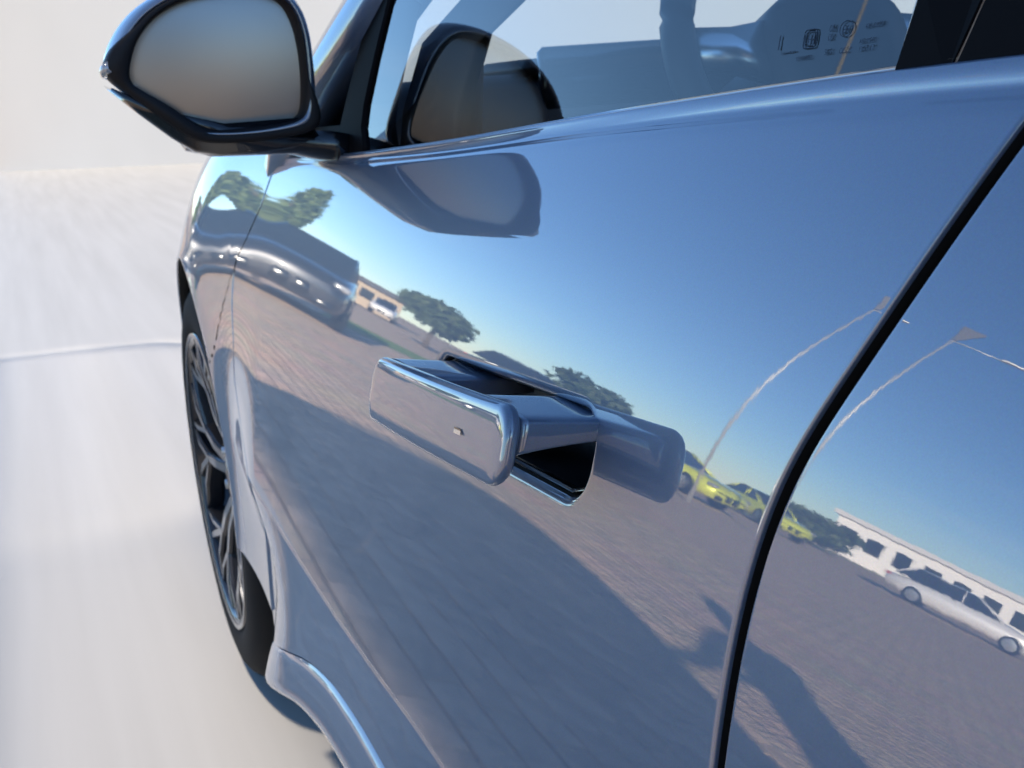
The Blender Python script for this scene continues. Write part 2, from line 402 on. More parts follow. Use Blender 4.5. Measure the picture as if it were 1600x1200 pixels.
hr = [hring(-.016, -.0006), hring(-.012, -.0005), hring(-.0060, -.0003), hring(-.0034, 0), hring(-.0016, .0004), hring(-.0005, .0014), hring(0, .0030),
      hring(.0001, .0042), hring(-.0004, .0060), hring(-.0018, .0080), hring(-.005, .0092), hring(-.012, .0094)]
# the rear end of the plate is fuller: push its side out with depth
hv, hf = loft(hr)
handle = mobj('door_handle', hv, hf, PAINT, CAR)
def arm(x0, x1, zs, y0, y1, flare):
    rs = []
    for t in (0, .06, .14, .24, .4, .7, 1.0):
        y = y0+(y1-y0)*t; k = flare*(1-t)**5
        z0 = zs[0]+(zs[2]-zs[0])*t-k*.8; z1 = zs[1]+(zs[3]-zs[1])*t+k*.1
        ring = []
        for a in np.linspace(0, 2*math.pi, 40, endpoint=False):
            c, s_ = math.cos(a), math.sin(a); e = .26
            X = math.copysign(abs(c)**e, c); Z = math.copysign(abs(s_)**e, s_)
            ring.append(((x0+x1)/2+X*((x1-x0)/2+k*.35), y-((z0+z1)/2+Z*(z1-z0)/2-.812)*HT*(1-t), (z0+z1)/2+Z*(z1-z0)/2))
        rs.append(ring)
    return loft(rs)
v, f = arm(1.580, 1.6460, (.8160, .8340, .8125, .8210), .9660, .885, .0025); mobj('handle_arm', v, f, PAINT, handle)
v, f = arm(1.405, 1.470, (.8030, .8240, .7990, .8100), .9660, .885, .004); mobj('handle_arm', v, f, PAINT, handle)
# small bright mark on the plate
def plate_pt(u, v_, lift): return (HCX+u, HY-v_*HT+.0022*(1-(u/HHL)**2)+.0006+lift, HCZ+v_+u*HSL)
mk = [plate_pt(u, v_, .00035) for u, v_ in ((.060, -.0014), (.0705, -.0014), (.0705, .0016), (.060, .0016))]
mobj('lock_mark', mk, [(0, 1, 2, 3)], SILVER, handle, False)
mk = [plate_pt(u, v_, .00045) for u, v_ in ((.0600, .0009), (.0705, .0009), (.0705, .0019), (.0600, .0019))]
mobj('lock_mark_shade_line', mk, [(0, 1, 2, 3)], BLACK, handle, False)  # dark strip standing in for the shadow line along the mark

# --- rear door
gapC = itp([.4, .55, .7, .85, 1.0], [2.42, 2.58, 2.70, 2.78, 2.86])
rdoor = panel('rear_door', lambda z: gapB(z)+.0042, lambda z: gapC(z), lambda x: creaseA(x)+.0022, lambda x: belt(x), 60, 60, door_y, CAR)
# --- rear quarter, boot side
quarter = panel('rear_quarter', lambda z: gapC(z)+.006, lambda z: 4.05, lambda x: .42 if abs(x-2.995) > .385 else .36+math.sqrt(max(.0, .385**2-(x-2.995)**2)) if .385**2-(x-2.995)**2 > .0036 else .42, lambda x: belt(min(x, 2.9))-.03*max(0, x-3.2), 60, 24, Y, CAR)
# --- front fender: star-shaped patch between arch and outline
AR = .388; WZ = .36
def fender():
    top = lambda x: float(np.interp(x, [-.78, -.5, -.2, .1, .4, .6], [.80, .86, .905, .936, .952, .955]))
    top = smooth1(top, -.8, .62, .1)
    poly = []
    zlow = .362
    for z in np.linspace(zlow, .918, 70): poly.append((gapA(z)-HG, z))
    poly.append((.607-HG, .9215))
    for x in np.linspace(.585, -.78, 70): poly.append((x, .9185+.0*x if x > .56 else min(top(x), 1.04-.12*max(0, .55-x)**2-.004)))
    for z in np.linspace(.79, .40, 20): poly.append((-.80+.05*(.8-z), z))
    V = []; D = []
    FY = lambda x, z: Y(x, z)+.006*math.exp(-(math.hypot(x, z-WZ)-AR)/.025)
    ts = [0, .004, .012, .03, .07, .13, .2, .28, .37, .47, .57, .67, .77, .86, .93, .97, .985, .993, .998, 1, 1]
    n = len(poly)
    for k, (ox, oz) in enumerate(poly):
        a = math.atan2(oz-WZ, ox); ax, az = AR*math.cos(a), WZ+AR*math.sin(a)
        if math.hypot(ox, oz-WZ) < AR+.006: ax, az = ox*.98, WZ+(oz-WZ)*.98
        for q, t in enumerate(ts):
            x = ax+(ox-ax)*t; z = az+(oz-az)*t
            d = 0
            if q == 0: d = .02
            elif q == 1: d = .004
            elif q == 2: d = .001
            elif q == len(ts)-1: d = .02
            elif q == len(ts)-2: d = .0042
            elif q == len(ts)-3: d = .0012
            elif q == len(ts)-4: d = .0003
            V.append((x, FY(x, z)-d, z)); D.append(d)
    o = mobj('front_fender', V, grid_faces(n, len(ts)), PAINT, CAR, merge=False); true_normals(o, V, FY, D); return o
fend = fender()
# --- sill panel between the doors' lower edge and the skirt, then the skirt
def sill_y(x, z):
    t = creaseA(x)-z
    w = sst((x-.72)/.35); zc = creaseA(x)
    return (1-w)*Y(x, z)+w*(Y(x, zc)+.36*t)-.0025
def sill_rows():
    V = []; D = []; ts = [0, .02, .06, .14, .25, .37, .5, .63, .75, .86, .94, 1.0]; xs_ = np.concatenate([[.668, .668, .6695, .672], np.linspace(.68, 2.6, 120)])
    for i, x in enumerate(xs_):
        for q, t in enumerate(ts):
            a = sillB(x); b = creaseA(x)-.0022; z = b+(a-b)*t; d = .006 if i == 0 else (.002 if i == 1 else (.012 if q == 0 else 0)); z2 = z if q else b-.0002
            V.append((x, sill_y(x, z2)-d, z2)); D.append(d)
    o = mobj('sill_panel', V, grid_faces(len(xs_), len(ts)), PAINT, CAR, merge=False); true_normals(o, V, sill_y, D); return o
sillp = sill_rows()
rs = []
for x in np.linspace(.60, 2.6, 90):
    zb_ = sillB(x); yb = sill_y(x, zb_)
    e = sst((x-.61)/.34)
    yo = yb-.004
    drop_ = (.020+.030*e)
    P = [(x, yo-.030, zb_+.004), (x, yo-.004, zb_+.001), (x, yo+.002*e, zb_-.001), (x, yo+.0065*e, zb_-.004), (x, yo+.0090*e, zb_-.009), (x, yo+.0125*e, zb_-.018), (x, yo+.0165*e, zb_-.030), (x, yo+.0185*e, zb_-.037), (x, yo+.0180*e, zb_-.041), (x, yo+.012*e, zb_-.044), (x, yo-.02, zb_-.050), (x, yo-.2, zb_-.08)]
    rs.append(P)
v, f = loft(rs, False, False, False); skirt = mobj('side_skirt', v, f, PAINT, CAR)

# --- hood, cowl, nose
def hood():
    V = []; nx, ny = 40, 24
    for i in range(nx+1):
        x = .50-1.30*i/nx
        dr = .12*max(0, .55-x)**2
        ztop = 1.04-dr-.006 if x < .56 else .94
        ztop = min(ztop, float(np.interp(x, [-.78, -.5, -.2, .1, .4, .6], [.80, .86, .905, .936, .952, .955])))
        ye = Y(x, ztop)-.004
        for j in range(ny+1):
            t = 1-2*j/ny; V.append((x, ye*t, ztop+.035*(1-t*t)+.004*0))
    return mobj('hood', V, grid_faces(nx+1, ny+1), PAINT, CAR)
hood()
rs = []
for z, xo, yo in ((.22, -.70, .78), (.34, -.80, .80), (.50, -.84, .80), (.65, -.85, .80), (.78, -.83, .79), (.84, -.74, .78)):
    rs.append([(xo+.10*t**4+.05*t*t, yo*t, z) for t in np.linspace(1, -1, 25)])
v, f = loft(rs, False, False, False); mobj('front_bumper', v, f, PAINT, CAR)
# --- wheel arch liner
rs = []
for y in (.915, .60):
    rs.append([(.40*math.cos(a), y, WZ+.40*math.sin(a)) for a in np.linspace(R(-8), R(165), 30)])
lv, lf = loft(rs, False, False, False)
rs2 = [[(r_*math.cos(a), .60, WZ+r_*math.sin(a)) for a in np.linspace(R(-8), R(165), 30)] for r_ in (.40, .05)]
l2 = loft(rs2, False, False, False)
v, f = join((lv, lf), l2); mobj('arch_liner', v, f, RUBBER, CAR)

# --- wheels
def make_wheel(cx, side):
    yo = .936*side
    S = side
    root = None
    tr = []
    for y, r_ in ((.0, .262), (.006, .268), (.010, .285), (.009, .305), (.004, .325), (-.006, .340), (-.018, .3495), (-.035, .3535), (-.06, .354), (-.19, .354), (-.22, .345), (-.235, .30), (-.225, .262)):
        tr.append([(cx+r_*math.cos(a), yo+S*(y-.012), WZ-.006+r_*math.sin(a)) for a in np.linspace(0, 2*math.pi, 96, endpoint=False)])
    v, f = loft(tr, True, False, False)
    wh = mobj('front_wheel' if cx < 1 else 'rear_wheel', v, f, TYRE, CAR)
    wh.name = 'front_wheel' if cx < 1 else 'rear_wheel'
    rb = []
    for y, r_ in ((-.014, .2615), (-.008, .2635), (-.004, .262), (-.004, .256), (-.010, .250), (-.05, .240), (-.20, .232)):
        rb.append([(cx+r_*math.cos(a), yo+S*y, WZ-.006+r_*math.sin(a)) for a in np.linspace(0, 2*math.pi, 96, endpoint=False)])
    v, f = loft(rb, True, False, False); mobj('rim', v, f, RIMFACE if False else RIMDARK, wh)
    # lip ring, machined
    lr = [[(cx+r_*math.cos(a), yo+S*y, WZ-.006+r_*math.sin(a)) for a in np.linspace(0, 2*math.pi, 96, endpoint=False)] for y, r_ in ((-.0035, .2625), (-.0025, .2595), (-.0035, .2555))]
    v, f = loft(lr, True, False, False); mobj('rim_lip', v, f, RIMFACE, wh)
    # five Y spokes: each a pair of struts that fork outwards
    def strut(a0, r0_, a1, r1, w0, w1, yb0, yb1):
        p0 = Vector((r0_*math.cos(a0), r0_*math.sin(a0))); p1 = Vector((r1*math.cos(a1), r1*math.sin(a1)))
        t = (p1-p0).normalized(); n = Vector((-t.y, t.x)); out = []
        for p, w_, yb in ((p0, w0, yb0), (p0.lerp(p1, .5), (w0+w1)/2, (yb0+yb1)/2+.004), (p1, w1, yb1)):
            ring = []
            for s, d in ((-1.25, -.030), (-1.0, -.005), (-.8, 0), (.8, 0), (1.0, -.005), (1.25, -.030)):
                q = p+n*s*w_/2; ring.append((cx+q.x, yo+S*(yb+d), WZ-.006+q.y))
            out.append(ring)
        body = loft(out)
        face = []
        for p, w_, yb in ((p0, w0, yb0), (p0.lerp(p1, .5), (w0+w1)/2, (yb0+yb1)/2+.004), (p1, w1, yb1)):
            ring = []
            for s in (-.62, .62):
                q = p+n*s*w_/2; ring.append((cx+q.x, yo+S*(yb+.0006), WZ-.006+q.y))
            face.append(ring)
        return body, loft(face, False, False, False)
    for k in range(5):
        a = R(90+72*k+8)
        bs, fs = [], []
        for s in (-1, 1):
            b_, f_ = strut(a+s*R(9), .055, a+s*R(10), .165, .026, .020, -.038, -.018); bs.append(b_); fs.append(f_)
            b_, f_ = strut(a+s*R(10), .160, a+s*R(22), .252, .018, .015, -.018, -.010); bs.append(b_); fs.append(f_)
            b_, f_ = strut(a+s*R(10), .160, a+s*R(1.5), .252, .014, .012, -.018, -.010); bs.append(b_); fs.append(f_)
        b_, f_ = strut(a+R(10), .163, a+R(37), .252, .013, .011, -.019, -.011); bs.append(b_); fs.append(f_)
        b_, f_ = strut(a-R(10), .163, a-R(34), .252, .013, .011, -.019, -.011); bs.append(b_); fs.append(f_)
        v, f = join(*bs); sp = mobj('spoke', v, f, RIMDARK, wh, False)
        v, f = join(*fs); mobj('spoke_face', v, f, RIMFACE, wh, False)
    hb = [[(cx+r_*math.cos(a), yo+S*y, WZ-.006+r_*math.sin(a)) for a in np.linspace(0, 2*math.pi, 32, endpoint=False)] for y, r_ in ((-.07, .075), (-.040, .072), (-.034, .060), (-.034, .034), (-.030, .032), (-.028, .001))]
    v, f = loft(hb, True, False, False); mobj('hub', v, f, RIMDARK, wh)
    dk = [[(cx+r_*math.cos(a), yo+S*y, WZ-.006+r_*math.sin(a)) for a in np.linspace(0, 2*math.pi, 48, endpoint=False)] for y, r_ in ((-.11, .175), (-.09, .175), (-.09, .08))]
    v, f = loft(dk, True, True, False); mobj('brake_disc', v, f, mat('brake_disc', (.12, .12, .12), .4, .8), wh)
    bolts = []
    for k in range(5):
        a = R(90+72*k+44); bolts.append(tube([(cx+.055*math.cos(a), yo-S*.06, WZ-.006+.055*math.sin(a)), (cx+.055*math.cos(a), yo-S*.030, WZ-.006+.055*math.sin(a))], .009, 8))
        v, f = bolts[-1]; mobj('wheel_bolt', v, f, RIMFACE, wh)
    return wh
make_wheel(0, 1)
make_wheel(2.995, 1)

# --- greenhouse
TL = math.tan(R(14.0))
def gy(z, x=1.1): return .8520-(z-.95)*TL-max(0, z-1.1)**2*.35-.016*min(1.4, max(0, x-1.1))
# side glass, front door
def win_poly(name, pts, m, parent, off=0.0, n=14):
    """pts: bottom chain and top chain of equal length, meshed between"""
    bot, top = pts; V = []
    for (xb, zb), (xt, zt) in zip(bot, top):
        for k in range(n+1):
            t = k/n; x = xb+(xt-xb)*t; z = zb+(zt-zb)*t; V.append((x, gy(z, x)+off, z))
    return mobj(name, V, grid_faces(len(bot), n+1), m, parent)
xs = np.linspace(.955, 1.775, 24)
ztop = itp([.95, 1.02, 1.20, 1.40, 1.6, 1.9, 2.3, 2.7, 3.0], [1.02, 1.13, 1.265, 1.355, 1.395, 1.415, 1.40, 1.34, 1.25])
win_poly('window_glass', ([(x, belt(x)-.02) for x in xs], [(x, ztop(x)) for x in xs]), GLASS, door)
# black window frame at the front: triangle base and slanted post
def poly_prism(name, pts, th, m, parent, yf=gy, out=.004, bev=.002):
    """closed outline (x,z) on the glass surface, given thickness outwards"""
    c = np.mean(np.array(pts), 0)
    def ring(s, d): return [(c[0]+(x-c[0])*s, yf(z, c[0]+(x-c[0])*s)+d, c[1]+(z-c[1])*s) for x, z in pts]
    rs = [ring(1, -th), ring(1, out-bev), ring(.985, out)]
    v, f = loft(rs); return mobj(name, v, f, m, parent, False)
def band(name, left, right, m, parent, out=.004, th=.03):
    rs = []
    for (xl_, zl_), (xr_, zr_) in zip(left, right):
        rs.append([(xl_, gy(zl_, xl_)-th, zl_), (xl_, gy(zl_, xl_)+out-.002, zl_), (xl_+(xr_-xl_)*.06, gy(zl_, xl_)+out, zl_+(zr_-zl_)*.06), (xr_-(xr_-xl_)*.06, gy(zr_, xr_)+out, zr_-(zr_-zl_)*.06), (xr_, gy(zr_, xr_)+out-.002, zr_), (xr_, gy(zr_, xr_)-th, zr_)])
    v, f = loft(rs); return mobj(name, v, f, m, parent, False)
MATTE = mat('matte_black_trim', (.004, .004, .005), .6, ior=1.3); bsdf(MATTE).inputs['Specular IOR Level'].default_value = .08
band('window_frame', [(.845, .925), (.868, .950), (.874, .967), (.886, .995), (.907, 1.032), (.938, 1.085), (1.05, 1.20), (1.22, 1.31)], [(1.000, .925), (.992, .945), (.972, .964), (.970, .985), (.983, 1.029), (1.005, 1.080), (1.095, 1.18), (1.25, 1.285)], MATTE, door)
band('mirror_sail', [(.68, .900), (.70, .952), (.72, .962)], [(.995, .915), (.990, .945), (.884, .966)], MATTE, door, .003)
# B pillar covers
poly_prism('pillar_cover', [(1.7705, .982), (1.8035, .982), (1.8180, 1.02), (1.860, 1.39), (1.815, 1.39), (1.7785, 1.02)], .03, MATTE, door, out=.002)
poly_prism('pillar_cover', [(1.8055, .982), (1.90, .986), (1.925, 1.39), (1.8620, 1.39), (1.8200, 1.02)], .03, MATTE, rdoor, out=.002)
v, f = tube([(1.8045, gy(.985, 1.82)+.0014, .985), (1.8190, gy(1.02, 1.83)+.0014, 1.02), (1.8610, gy(1.38, 1.87)+.0014, 1.38)], .0010, 6)
mobj('pillar_seam', v, f, mat('seam_tan', (.35, .30, .26), .5), rdoor)
v, f = tube([(1.7685, gy(.97, 1.785)+.0012, .97), (1.7775, gy(1.02, 1.79)+.0012, 1.02), (1.814, gy(1.38, 1.82)+.0012, 1.38)], .0010, 6)
mobj('glass_edge', v, f, mat('glass_edge', (.45, .5, .5), .3), door)
xs2 = np.linspace(1.90, 2.72, 16)
win_poly('window_glass', ([(x, belt(x)-.02) for x in xs2], [(x, ztop(x)) for x in xs2]), PRIVACY, rdoor)
# belt seal between glass and door skin
rs = []
for x in np.linspace(.80, 2.75, 80):
    z = belt(x); y = Y(x, z); rs.append([(x, y-.0022, z-.0006), (x, y-.0045, z+.0012), (x, (y+gy(z, x))/2, z+.0014), (x, gy(z, x)-.002, z+.001), (x, gy(z, x)-.004, z-.02)])
v, f = loft(rs, False, False, False); mobj('belt_seal', v, f, mat('belt_edge_metal', (.30, .33, .38), .3, .9), CAR)
# A pillar
def pillar(side, name):
    ax = [(.44, .785, .915), (.50, .818, .980), (.60, .825, 1.022), (.80, .802, 1.106), (1.00, .762, 1.205), (1.20, .705, 1.305), (1.36, .655, 1.385)]
    rs = []
    for i, (x, y, z) in enumerate(ax):
        wd = .030; ring = []
        for (du, dv) in ((-.050, -.060), (-.062, -.020), (-.052, .006), (-.036, .016), (-.030, .010), (-.024, .012), (-.004, -.008), (.018, -.036), (.036, -.068), (.040, -.100), (.0, -.12)):
            # u = outwards/left, v = up
            ring.append((x-.25*dv, side*(y+du+.018), z+dv))
        rs.append(ring)
    v, f = loft(rs); return mobj(name, v, f, PAINT, CAR)
pillar(1, 'windscreen_pillar'); pillar(-1, 'windscreen_pillar')
# windscreen
V = []
for i in range(13):
    t = i/12
    for j in range(25):
        s = 1-2*j/24
        x0 = .34+.98*t; y0 = .815-.185*t; z0 = .962+.435*t
        V.append((x0-.22*(1-s*s)*(1-.35*t), y0*s, z0+.035*(1-s*s)))
mobj('windscreen', V, grid_faces(13, 25), WSHIELD, CAR)
# roof, rear window, boot lid
V = []; xs3 = np.linspace(1.30, 3.0, 24)
for x in xs3:
    zr = float(np.interp(x, [1.30, 1.6, 2.1, 2.6, 3.0], [1.40, 1.455, 1.475, 1.445, 1.36])); zs_ = float(np.interp(x, [1.30, 1.6, 2.1, 2.6, 3.0], [1.345, 1.40, 1.42, 1.39, 1.27]))
    yr = gy(zs_)+.004
    for j in range(25):
        s = 1-2*j/24; V.append((x, yr*s, zs_+(zr-zs_)*(1-abs(s)**3)))
mobj('roof', V, grid_faces(24, 25), PAINT, CAR)
V = []
for i in range(9):
    t = i/8
    for j in range(17):
        s = 1-2*j/16; V.append((2.99+.62*t+.06*(1-s*s), (.63+.12*t)*s, 1.34-.30*t+.02*(1-s*s)))
mobj('rear_window', V, grid_faces(9, 17), PRIVACY, CAR)
V = []
for i in range(13):
    t = i/12
    for j in range(17):
        s = 1-2*j/16; V.append((3.58+.52*t, (.80-.06*t)*s, 1.045-.04*t*t))
mobj('boot_lid', V, grid_faces(13, 17), PAINT, CAR)
rs = [[(4.05+.09*(1-s**4), .82*s, z) for s in np.linspace(1, -1, 17)] for z in (.25, .5, .75, .9, 1.0)]
v, f = loft(rs, False, False, False); mobj('rear_bumper', v, f, PAINT, CAR)
poly_prism('rear_pillar', [(2.72, .98), (3.62, .99), (3.05, 1.28), (2.95, 1.30), (2.72, 1.33)], .03, PAINT, CAR)
# right-hand side: mirrored copies of the panels
for src in (door, rdoor, quarter, fend, sillp, skirt):
    c = src.copy(); COL.objects.link(c); c.scale = (1, -1, 1); c.parent = CAR
    for ch in list(src.children):
        if ch.name.split('.')[0] in ('window_glass', 'window_frame', 'pillar_cover'):
            g = ch.copy(); COL.objects.link(g); g.parent = c
            if 'glass' in ch.name: g.data = ch.data.copy(); g.data.materials[0] = PRIVACY
v, f = boxm(-.6, 3.9, -.70, .70, .20, .34); mobj('underbody', v, f, GAP, CAR, False)

# --- interior
rs = []
for y in np.linspace(.78, -.78, 20):
    rs.append([(.32, y, .95), (.50, y, .985), (.66, y, 1.003), (.74, y, 1.006), (.785, y, .99), (.80, y, .93), (.84, y, .86), (.80, y, .60)])
v, f = loft(rs, False, False, False); mobj('dashboard', v, f, INTER, CAR)
v, f = boxm(.776, .792, -.22, .585, .945, 1.034, .006); mobj('curved_display', v, f, mat('display_black', (.01, .012, .016), .12, 0, .5), CAR)
v, f = boxm(.60, .775, .12, .60, 1.0, 1.022, .01); mobj('instrument_hood', v, f, INTER, CAR)
rs = []
for x, y, z, wd in ((.95, .780, .90, .06), (.97, .775, .985, .05), (1.01, .762, 1.05, .045), (1.12, .735, 1.10, .05), (1.32, .665, 1.24, .05), (1.5, .62, 1.37, .04)):
    rs.append([(x-wd, y+.02, z-.01), (x+wd*.9, y, z-.02), (x+wd*1.3, y-.012, z-.012), (x+wd*.8, y-.04, z+.03), (x-wd, y-.04, z+.04)])
v, f = loft(rs); mobj('pillar_trim', v, f, INTER, CAR)
V = []; nx = 24
for i, x in enumerate(np.linspace(.82, 2.7, nx)):
    for y, z in ((gy(.96, x)-.006, belt(x)-.035), (gy(.96, x)-.012, belt(x)-.006), (.80, belt(x)-.004), (.765, belt(x)-.02), (.75, .80), (.74, .45)): V.append((x, y, z))
dt = mobj('door_trim', V, grid_faces(nx, 6), INTER, CAR)
c = dt.copy(); COL.objects.link(c); c.scale = (1, -1, 1); c.parent = CAR
v, f = boxm(.3, 3.0, -.78, .78, .34, .40); mobj('cabin_floor', v, f, INTER, CAR, False)
# steering wheel
swc = Vector((1.04, .352, 1.005)); swn = Vector((1, 0, .42)).normalized()      # faces the driver
swu = Vector((0, 1, 0)); swv = swn.cross(swu).normalized()
if swv.z < 0: swv = -swv
def sp(u, v_, d=0): return tuple(swc+swu*u+swv*v_+swn*d)
v, f = tube([sp(.182*math.cos(a), .178*math.sin(a)) for a in np.linspace(0, 2*math.pi, 64, endpoint=False)], .0185, 12, True)
sw = mobj('steering_wheel', v, f, INTER, CAR)
def swring(sc, d): return [sp(.085*sc*math.copysign(abs(math.cos(a))**.6, math.cos(a)), -.01+.072*sc*math.copysign(abs(math.sin(a))**.6, math.sin(a)), d) for a in np.linspace(0, 2*math.pi, 32, endpoint=False)]
v, f = loft([swring(1, -.03), swring(1, .012), swring(.9, .026), swring(.5, .034)]); mobj('airbag_cover', v, f, INTER, sw)
for s in (-1, 1):
    rs = [[sp(s*r_, zc+q*hw, d) for q, d in ((-1, -.008), (-1, .006), (1, .006), (1, -.008))] for r_, zc, hw in ((.07, .0, .036), (.12, .006, .024), (.176, .012, .020))]
    v, f = loft(rs); mobj('spoke', v, f, SILVER, sw)
rs = [[sp(q*hw, zc, d) for q, d in ((-1, -.008), (-1, .004), (1, .004), (1, -.008))] for zc, hw in ((-.07, .03), (-.12, .022), (-.176, .03))]
v, f = loft(rs); mobj('spoke', v, f, SILVER, sw)
v, f = tube([tuple(swc-swn*.02), tuple(swc-swn*.30)], .05, 16); mobj('steering_column', v, f, INTER, sw)
# seats
def seat(cy):
    rs = []
    for z, x, hw, th in ((.48, 1.92, .24, .10), (.60, 1.96, .26, .11), (.80, 2.04, .255, .10), (1.0, 2.12, .22, .085), (1.08, 2.15, .15, .07)):
        rs.append([(x+th/2*math.copysign(abs(math.cos(a))**.7, math.cos(a)), cy+hw*math.copysign(abs(math.sin(a))**.6, math.sin(a)), z) for a in np.linspace(0, 2*math.pi, 28, endpoint=False)])
    v, f = loft(rs); s = mobj('seat', v, f, INTER, CAR)
    rs = []
    for z, k in ((1.10, .5), (1.13, .9), (1.20, 1.0), (1.27, .9), (1.295, .5)):
        rs.append([(2.17+.055*k*math.cos(a), cy+.13*k*math.copysign(abs(math.sin(a))**.6, math.sin(a)), z) for a in np.linspace(0, 2*math.pi, 24, endpoint=False)])
    v, f = loft(rs); mobj('headrest', v, f, INTER, s)
    v, f = boxm(1.45, 1.95, cy-.25, cy+.25, .42, .56, .04); mobj('cushion', v, f, INTER, s)
seat(.38); seat(-.38)
v, f = boxm(2.62, 2.85, -.6, .6, .45, 1.05, .06); mobj('rear_seat', v, f, INTER, CAR)
# etched glass marks
INK = mat('glass_mark_ink', (.012, .03, .06), .8)
def glass_text(s, x, z, size, slant=0.0):
    cu = bpy.data.curves.new('glass_mark', 'FONT'); cu.body = s; cu.size = size; cu.align_x = 'LEFT'
    o = bpy.data.objects.new('glass_mark', cu); COL.objects.link(o); dg = bpy.context.evaluated_depsgraph_get(); dg.update()
    me = bpy.data.meshes.new_from_object(o.evaluated_get(dg)); bpy.data.objects.remove(o); 
    for vv in me.vertices:
        px, pz = vv.co.x, vv.co.y
        X = x+px; Z = z+pz+px*.05
        vv.co = Vector((-X, gy(Z, X)+.0008, Z))
    me.materials.clear(); me.materials.append(INK)
    ob = bpy.data.objects.new('glass_mark', me); COL.objects.link(ob); ob.parent = door; return ob
def glass_line(pts, rad=.00028):
    v, f = tube([(x, gy(z, x)+.0008, z) for x, z in pts], rad, 4, True); return mobj('glass_mark', v, f, INK, door)
def rrpts(x0, x1, z0, z1, r):
    return [(a, b) for a, b, _ in rrect2((x0+x1)/2, (z0+z1)/2, (x1-x0)/2, (z1-z0)/2, r, 0)]
glass_text('I', 1.6795, 1.0008, .0095)
glass_text('.......', 1.6835, .9985, .0080)
glass_text('H', 1.7032, 1.0020, .0064)
glass_line(rrpts(1.7005, 1.7100, 1.0003, 1.0085, .0018)); glass_line(rrpts(1.7018, 1.7087, 1.0014, 1.0074, .0012), .0002)
glass_text('08', 1.7188, 1.0065, .0042); glass_text('00', 1.7188, 1.0028, .0040)
glass_text('E6', 1.7285, 1.0052, .0050); glass_line([(1.7313+.0046*math.cos(a), 1.0072+.0034*math.sin(a)) for a in np.linspace(0, 2*math.pi, 24, endpoint=False)], .0002)
glass_text('43R-00081', 1.7445, 1.0062, .0030); glass_text('SGS', 1.7180, .9968, .0034); glass_text('CCC', 1.7288, .9968, .0034)
glass_text('AS2 M531', 1.7420, 1.0002, .0028); glass_text('DOT 27', 1.7430, .9970, .0030); glass_text('TEMPERED', 1.6965, .9950, .0026)

# --- side mirror
mir = empty('side_mirror', parent=CAR)
MX = .945
outer = [(1.0825, 1.036), (1.0800, 1.045), (1.0740, 1.060), (1.0600, 1.079), (1.0400, 1.0955), (1.012, 1.108), (.975, 1.1145), (.935, 1.1130), (.905, 1.1030), (.890, 1.085), (.8835, 1.060), (.8825, 1.030), (.8835, 1.000), (.8870, .976), (.8950, .9655), (.915, .9605), (.950, .9580), (.985, .9590), (1.008, .9640), (1.030, .9800), (1.058, 1.006), (1.0795, 1.0275)]
def dens(p, n=4):
    out = []; m_ = len(p)
    for i in range(m_):
        p0, p1, p2, p3 = [np.array(p[(i+k-1) % m_]) for k in range(4)]
        for k in range(n):
            t = k/n; out.append(tuple(.5*((2*p1)+(-p0+p2)*t+(2*p0-5*p1+4*p2-p3)*t*t+(-p0+3*p1-3*p2+p3)*t**3)))
    return out
OUT = dens(outer)
mc = np.array([.985, 1.036])
def mring(sy, sz, x, cy=0, cz=0):
    return [(x+(-.10*(y-.985) if True else 0), mc[0]+(y-mc[0])*sy+cy, mc[1]+(z-mc[1])*sz+cz) for y, z in OUT]
# painted shell: from the rear rim forward to the nose
rs = [mring(.860, .850, MX-.014), mring(.868, .858, MX-.007), mring(.885, .877, MX-.003), mring(.912, .907, MX-.005), mring(.945, .943, MX-.012), mring(.975, .974, MX-.024), mring(.995, .995, MX-.038), mring(1.0, 1.0, MX-.052), mring(.97, .96, MX-.07), mring(.88, .86, MX-.105), mring(.68, .64, MX-.133), mring(.35, .3, MX-.147)]
v, f = loft(rs, True, False, True); shell = mobj('housing', v, f, PAINT, mir)
glo = [(1.0600, 1.024), (1.0575, 1.042), (1.045, 1.066), (1.022, 1.085), (.990, 1.096), (.950, 1.098), (.918, 1.090), (.9055, 1.070), (.9010, 1.040), (.9015, 1.005), (.9060, .982), (.918, .976), (.955, .9735), (.988, .9735), (1.004, .980), (1.030, 1.000), (1.050, 1.014)]
GL = dens(glo, 4); MK = .04
def gring(s, x): return [(x-.10*(.98+(y-.98)*s-.985)+MK*(z-1.035)*s-((z-1.035)*s)**2/.75-((y-.98)*s)**2/2.4, .98+(y-.98)*s, 1.035+(z-1.035)*s) for y, z in GL]
# black bezel: fills from the painted rim in to the glass, wider along the bottom and inner side
def res_ring(P, n=96):
    # resample a closed (x, y, z) ring by angle about the mirror centre
    an = [math.atan2(p[2]-1.03, p[1]-.98) for p in P]; od = np.argsort(an); A = np.array(an)[od]; Q = np.array(P)[od]
    A = np.concatenate([A-2*math.pi, A, A+2*math.pi]); Q = np.concatenate([Q, Q, Q])
    t = np.linspace(-math.pi, math.pi, n, endpoint=False); return [tuple(np.interp(a, A, Q[:, k]) for k in range(3)) for a in t]
def wid(ring, px):
    # push the bezel out over the rim on the lower and inner sides, where the shell is black
    out = []
    for x, y, z in ring:
        a = math.atan2(z-1.03, y-.98); k = sst((.25-math.sin(a-.35))/.5)
        out.append((x, .985+(y-.985)*(1+px*k), 1.036+(z-1.036)*(1+px*k)))
    return out
b0 = wid(res_ring(mring(.872, .862, MX-.030)), .165); b1 = wid(res_ring(mring(.868, .858, MX-.004)), .160); b2 = wid(res_ring(mring(.858, .848, MX+.0003)), .135)
b3 = res_ring(gring(1.05, MX+.0030)); b4 = res_ring(gring(1.025, MX+.001)); b5 = res_ring(gring(1.0, MX-.0145))
